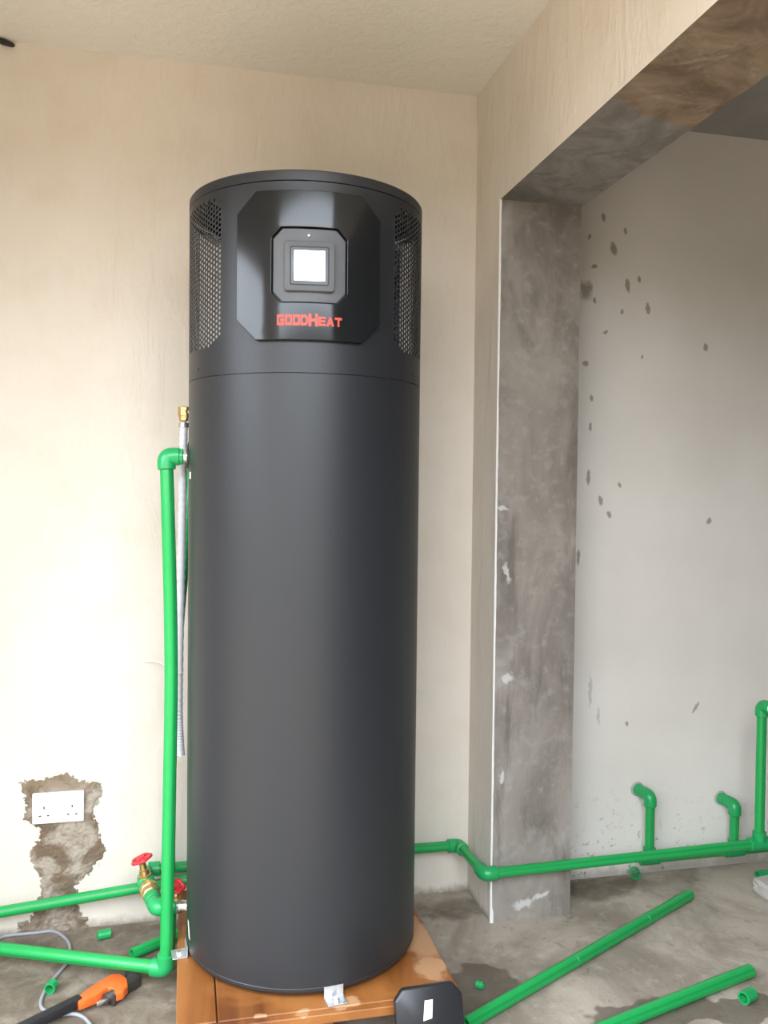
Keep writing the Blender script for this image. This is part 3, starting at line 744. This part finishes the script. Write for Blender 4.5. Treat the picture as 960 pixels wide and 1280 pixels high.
# ------------------------------------------------------------------ double socket
so = empty('wall_socket', (-1.189, -.006, .308), 'white double wall socket set in the cement patch', 'socket')
world_child(box('faceplate', (-1.256, -.0165, .307), (-1.122, -.004, .391), MT['white'], None, .0025, 2), so)
for i, cx in enumerate((-1.2255, -1.1525)):
    sg = 1 if i == 0 else -1
    world_child(box('switch', (cx-.006+sg*.022-.001, -.0195, .360), (cx+.006+sg*.022, -.0160, .382), MT['white'], None, .0012, 1), so)
    for nm, x, z, w_, h_ in (('earth_slot', cx, .351, .0035, .008), ('pin_slot', cx-.0105, .329, .0065, .0035), ('pin_slot', cx+.0105, .329, .0065, .0035)):
        world_child(box(nm, (x-w_/2, -.0167, z-h_/2), (x+w_/2, -.0163, z+h_/2), MT['dark']), so)

# ------------------------------------------------------------------ things lying on the floor
def loose(a, b, label, r=.0158):
    o = tube('loose_pipe', [a, b], r, G, None, 18, .72, GL); return tag(o, label, 'pipe', 'loose green pipe offcuts')
def onfloor(u, v, z=0.0):
    d = R_*((u-480)/FPX) - U_*((v-640)/FPX) + F_; k = (z-CAM.z)/d.z; return CAM+d*k
a_, b_ = Vector((-.226, -.662, .016)), Vector((.641, -.196, .016)); a_ = a_-(a_-b_).normalized()*.002
lo1 = empty('loose_pipe', (.2, -.43, 0), 'long loose green pipe lying diagonally on the floor before the pillar', 'pipe', 'loose green pipe offcuts')
run(lo1, [a_, b_], .0158, 'pipe', hollow=.72); 
for k_, L_ in ((.42, .004), (.76, .004)): sleeve(lo1, a_+(b_-a_)*k_, b_-a_, .0158, .006, 'joint_ring', 1.04)
a_, b_ = Vector((.104, -.735, .0165)), Vector((.556, -.602, .0165)); a_ = a_+(a_-b_).normalized()*.25
loose(a_, b_, 'loose green pipe at the lower right, its open end by a short offcut', .0165)
def offcut(c, d, ln_, r, label, nm='pipe_offcut', hol=.74):
    c = Vector(c); d = Vector(d).normalized()
    N = 18; a = Vector((0, 0, 1)) if abs(d.z) < .9 else Vector((1, 0, 0)); nx = (a-a.dot(d)*d).normalized(); ny = d.cross(nx); V, F = [], []
    for t, rr in ((-ln_/2, r), (ln_/2, r), (ln_/2, r*hol), (-ln_/2, r*hol)):
        for k in range(N):
            th_ = 2*math.pi*k/N; V.append(c+d*t+(nx*math.cos(th_)+ny*math.sin(th_))*rr)
    for i in range(4):
        for k in range(N):
            k2 = (k+1) % N; j = (i+1) % 4; F.append((i*N+k, i*N+k2, j*N+k2, j*N+k))
    return tag(frompy(nm, V, F, GF, None, 40), label, 'pipe offcut', 'short green pipe offcuts on the floor')
o = loose(Vector((-.983, -.197, .0148)), Vector((-.868, -.118, .0148)), 'short green pipe on the floor behind the riser, by the wall', .0145)
p = onfloor(600, 1231, .010); offcut((p.x, p.y, .0095), (.8, -.6, 0), .018, .0095, 'tiny green pipe offcut beside the pallet and the long pipe')
p = onfloor(793, 1091, .016); offcut((p.x, min(p.y, -.03), .0165), (-.3, -1, .0), .024, .0165, 'green pipe ring on the floor below the left wall outlet')
p = onfloor(935, 1245, .0155); offcut((p.x, p.y, .0155), (.94, .35, 0), .036, .0155, 'short green pipe offcut at the lower right corner')
p = onfloor(130, 1168, .012); offcut((p.x, p.y, .0125), (.95, .25, 0), .034, .0125, 'short green pipe offcut at the foot of the left wall', hol=.6)
p = onfloor(64, 1234, .012); offcut((p.x, p.y, .0135), (-.25, -.9, .0), .022, .0135, 'green pipe ring sitting on the grey cable')

# grey cable
cp_ = [(-60,230),(0,185),(60,160),(130,145),(210,137),(290,147),(350,182),(378,222),(381,262),(373,312),(330,365),(282,420),(242,480),(222,540),(235,575),(280,593),(330,603),(400,600),(450,615),(490,655),(520,720)]
cpts = []
for a_, b_ in cp_:
    q = onfloor(a_/4.364, 1130+b_/4.364, .0050); q.y = min(q.y, -.012); cpts.append(Vector((q.x, q.y, .0050)))
tag(tube('power_cable', spline(cpts, 6), .0043, MT['cable'], None, 10), 'thin grey cable looping over the floor at lower left', 'cable')

# pipe wrench
wr = empty('pipe_wrench', (-1.08, -.39, .0), 'orange pipe wrench with black handle grip lying on the floor', 'wrench')
O = onfloor(95, 1254, .02); A = onfloor(160, 1222, .02); ux = (A-O); ux.z = 0; Lw = ux.length; ux.normalize(); uy = Vector((-ux.y, ux.x, 0))
def wm(z): return Matrix(((ux.x, uy.x, 0, O.x), (ux.y, uy.y, 0, O.y), (0, 0, 1, z), (0, 0, 0, 1)))
def outl(pts):
    r_ = []
    for a_, b_ in pts:
        q = onfloor(a_/4.364, 1130+b_/4.364, .02); d = q-O; r_.append((d.dot(ux), d.dot(uy)))
    return r_
def wpart(name, pts, z, th_, mat, bev=.003): return world_child(extrude_poly(name, pts, th_, mat, None, wm(z), bev, 2), wr)
wpart('grip', [(.012, -.013), (.014, .013), (-.09, .0125), (-.26, .0150), (-.27, .012), (-.27, -.012), (-.26, -.0150), (-.09, -.0125)], .0102, .024, MT['rubber'], .006)
body_ = outl([(418,532),(470,492),(530,450),(575,424),(610,403),(655,402),(692,428),(697,470),(672,500),(632,512),(612,480),(590,478),(560,500),(525,524),(470,548),(428,562)])
wpart('body', body_, .0102, .021, MT['orange'], .003)
wpart('hook_jaw', outl([(590,505),(612,470),(640,440),(690,412),(708,395),(680,385),(682,372),(712,380),(740,378),(768,380),(772,404),(745,425),(708,445),(684,470),(655,490),(622,520)]), .001, .026, MT['iron'], .002)
cq = outl([(598, 505)])[0]; pc = wm(.019) @ Vector((cq[0], cq[1], 0))
V_, F_2 = [], []
nut = []
for i_ in range(9): nut += [(-.013+i_*.0030, .0125), (-.0118+i_*.0030, .0112)]
world_child(revolve_sharp('adjusting_nut', nut, pc, ux, MT['iron'], None, 16), wr)
cq = outl([(552, 520)])[0]; pc = wm(.013) @ Vector((cq[0], cq[1], 0))
world_child(revolve_sharp('jaw_shank', [(-.012, .004), (-.011, .0055), (.014, .0055)], pc, ux, MT['chrome'], None, 10), wr)

# loose black cover leaning on the pallet
cv = empty('plastic_cover', (-.343, -.80, 0), 'black plastic cover with white sticker leaning on the pallet front', 'cover')
W2, HH, CHm = .0755, .184, .020
pts = [(-W2, 0), (W2, 0), (W2, HH-.026), (W2-.006, HH-.016), (W2-.020, HH), (-W2+.020, HH), (-W2, HH-.022)]
lean = math.radians(70); cm = Matrix.Translation((-.339, -.818, .0015)) @ Matrix.Rotation(math.radians(3), 4, 'Z') @ Matrix.Rotation(lean, 4, 'X')
world_child(extrude_poly('shell', pts, -.020, MT['cover'], None, cm @ Matrix.Translation((0, 0, .0)), .005, 3), cv)
world_child(frompy('sticker', [cm @ Vector(q) for q in ((-.017, .118, .0006), (.003, .121, .0006), (.008, .156, .0006), (-.010, .156, .0006))], [(0, 1, 2, 3)], MT['paper']), cv)
world_child(tube('cable_ring', [cm @ Vector((-.058+.010*math.cos(k_*math.pi/8), .088+.010*math.sin(k_*math.pi/8), .003)) for k_ in range(17)], .0025, MT['black'], None, 8), cv)

# lump of concrete at the right edge
bm = bmesh.new(); bmesh.ops.create_icosphere(bm, subdivisions=3, radius=1)
for v in bm.verts:
    c_ = v.co.copy(); m_ = max(abs(c_.x), abs(c_.y), abs(c_.z)); c_ = c_.lerp(c_/m_*.85, .93)
    k_ = 1+.09*noise.noise(c_*2.1)
    v.co = Vector((.925+c_.x*k_*.082, -.245+c_.y*k_*.062, max(.0, .026+c_.z*k_*.030)))
tag(frombm('concrete_lump', bm, MT['stone'], None, 22), 'pale lump of broken concrete on the floor at right edge', 'rubble')
p = onfloor(957, 1094, .02); offcut((p.x+.004, p.y+.02, .0135), (1, .1, 0), .04, .0135, 'green pipe offcut behind the pale concrete lump')
# black wire end where wall meets ceiling
bw = empty('ceiling_wire', (-1.33, -.01, 2.40), 'black wire end clipped where wall meets ceiling at top left', 'wire')
world_child(tube('sleeve', [(-1.336, -.009, 2.4085), (-1.330, -.009, 2.4080), (-1.306, -.009, 2.4035), (-1.300, -.009, 2.4025)], [.005, .0065, .0060, .0025], MT['black'], None, 10), bw)
world_child(tube('wire', spline([Vector((-1.60, -.05, 2.406)), Vector((-1.45, -.045, 2.408)), Vector((-1.35, -.03, 2.410)), Vector((-1.318, -.014, 2.407))], 6), .0035, MT['black'], None, 8), bw)
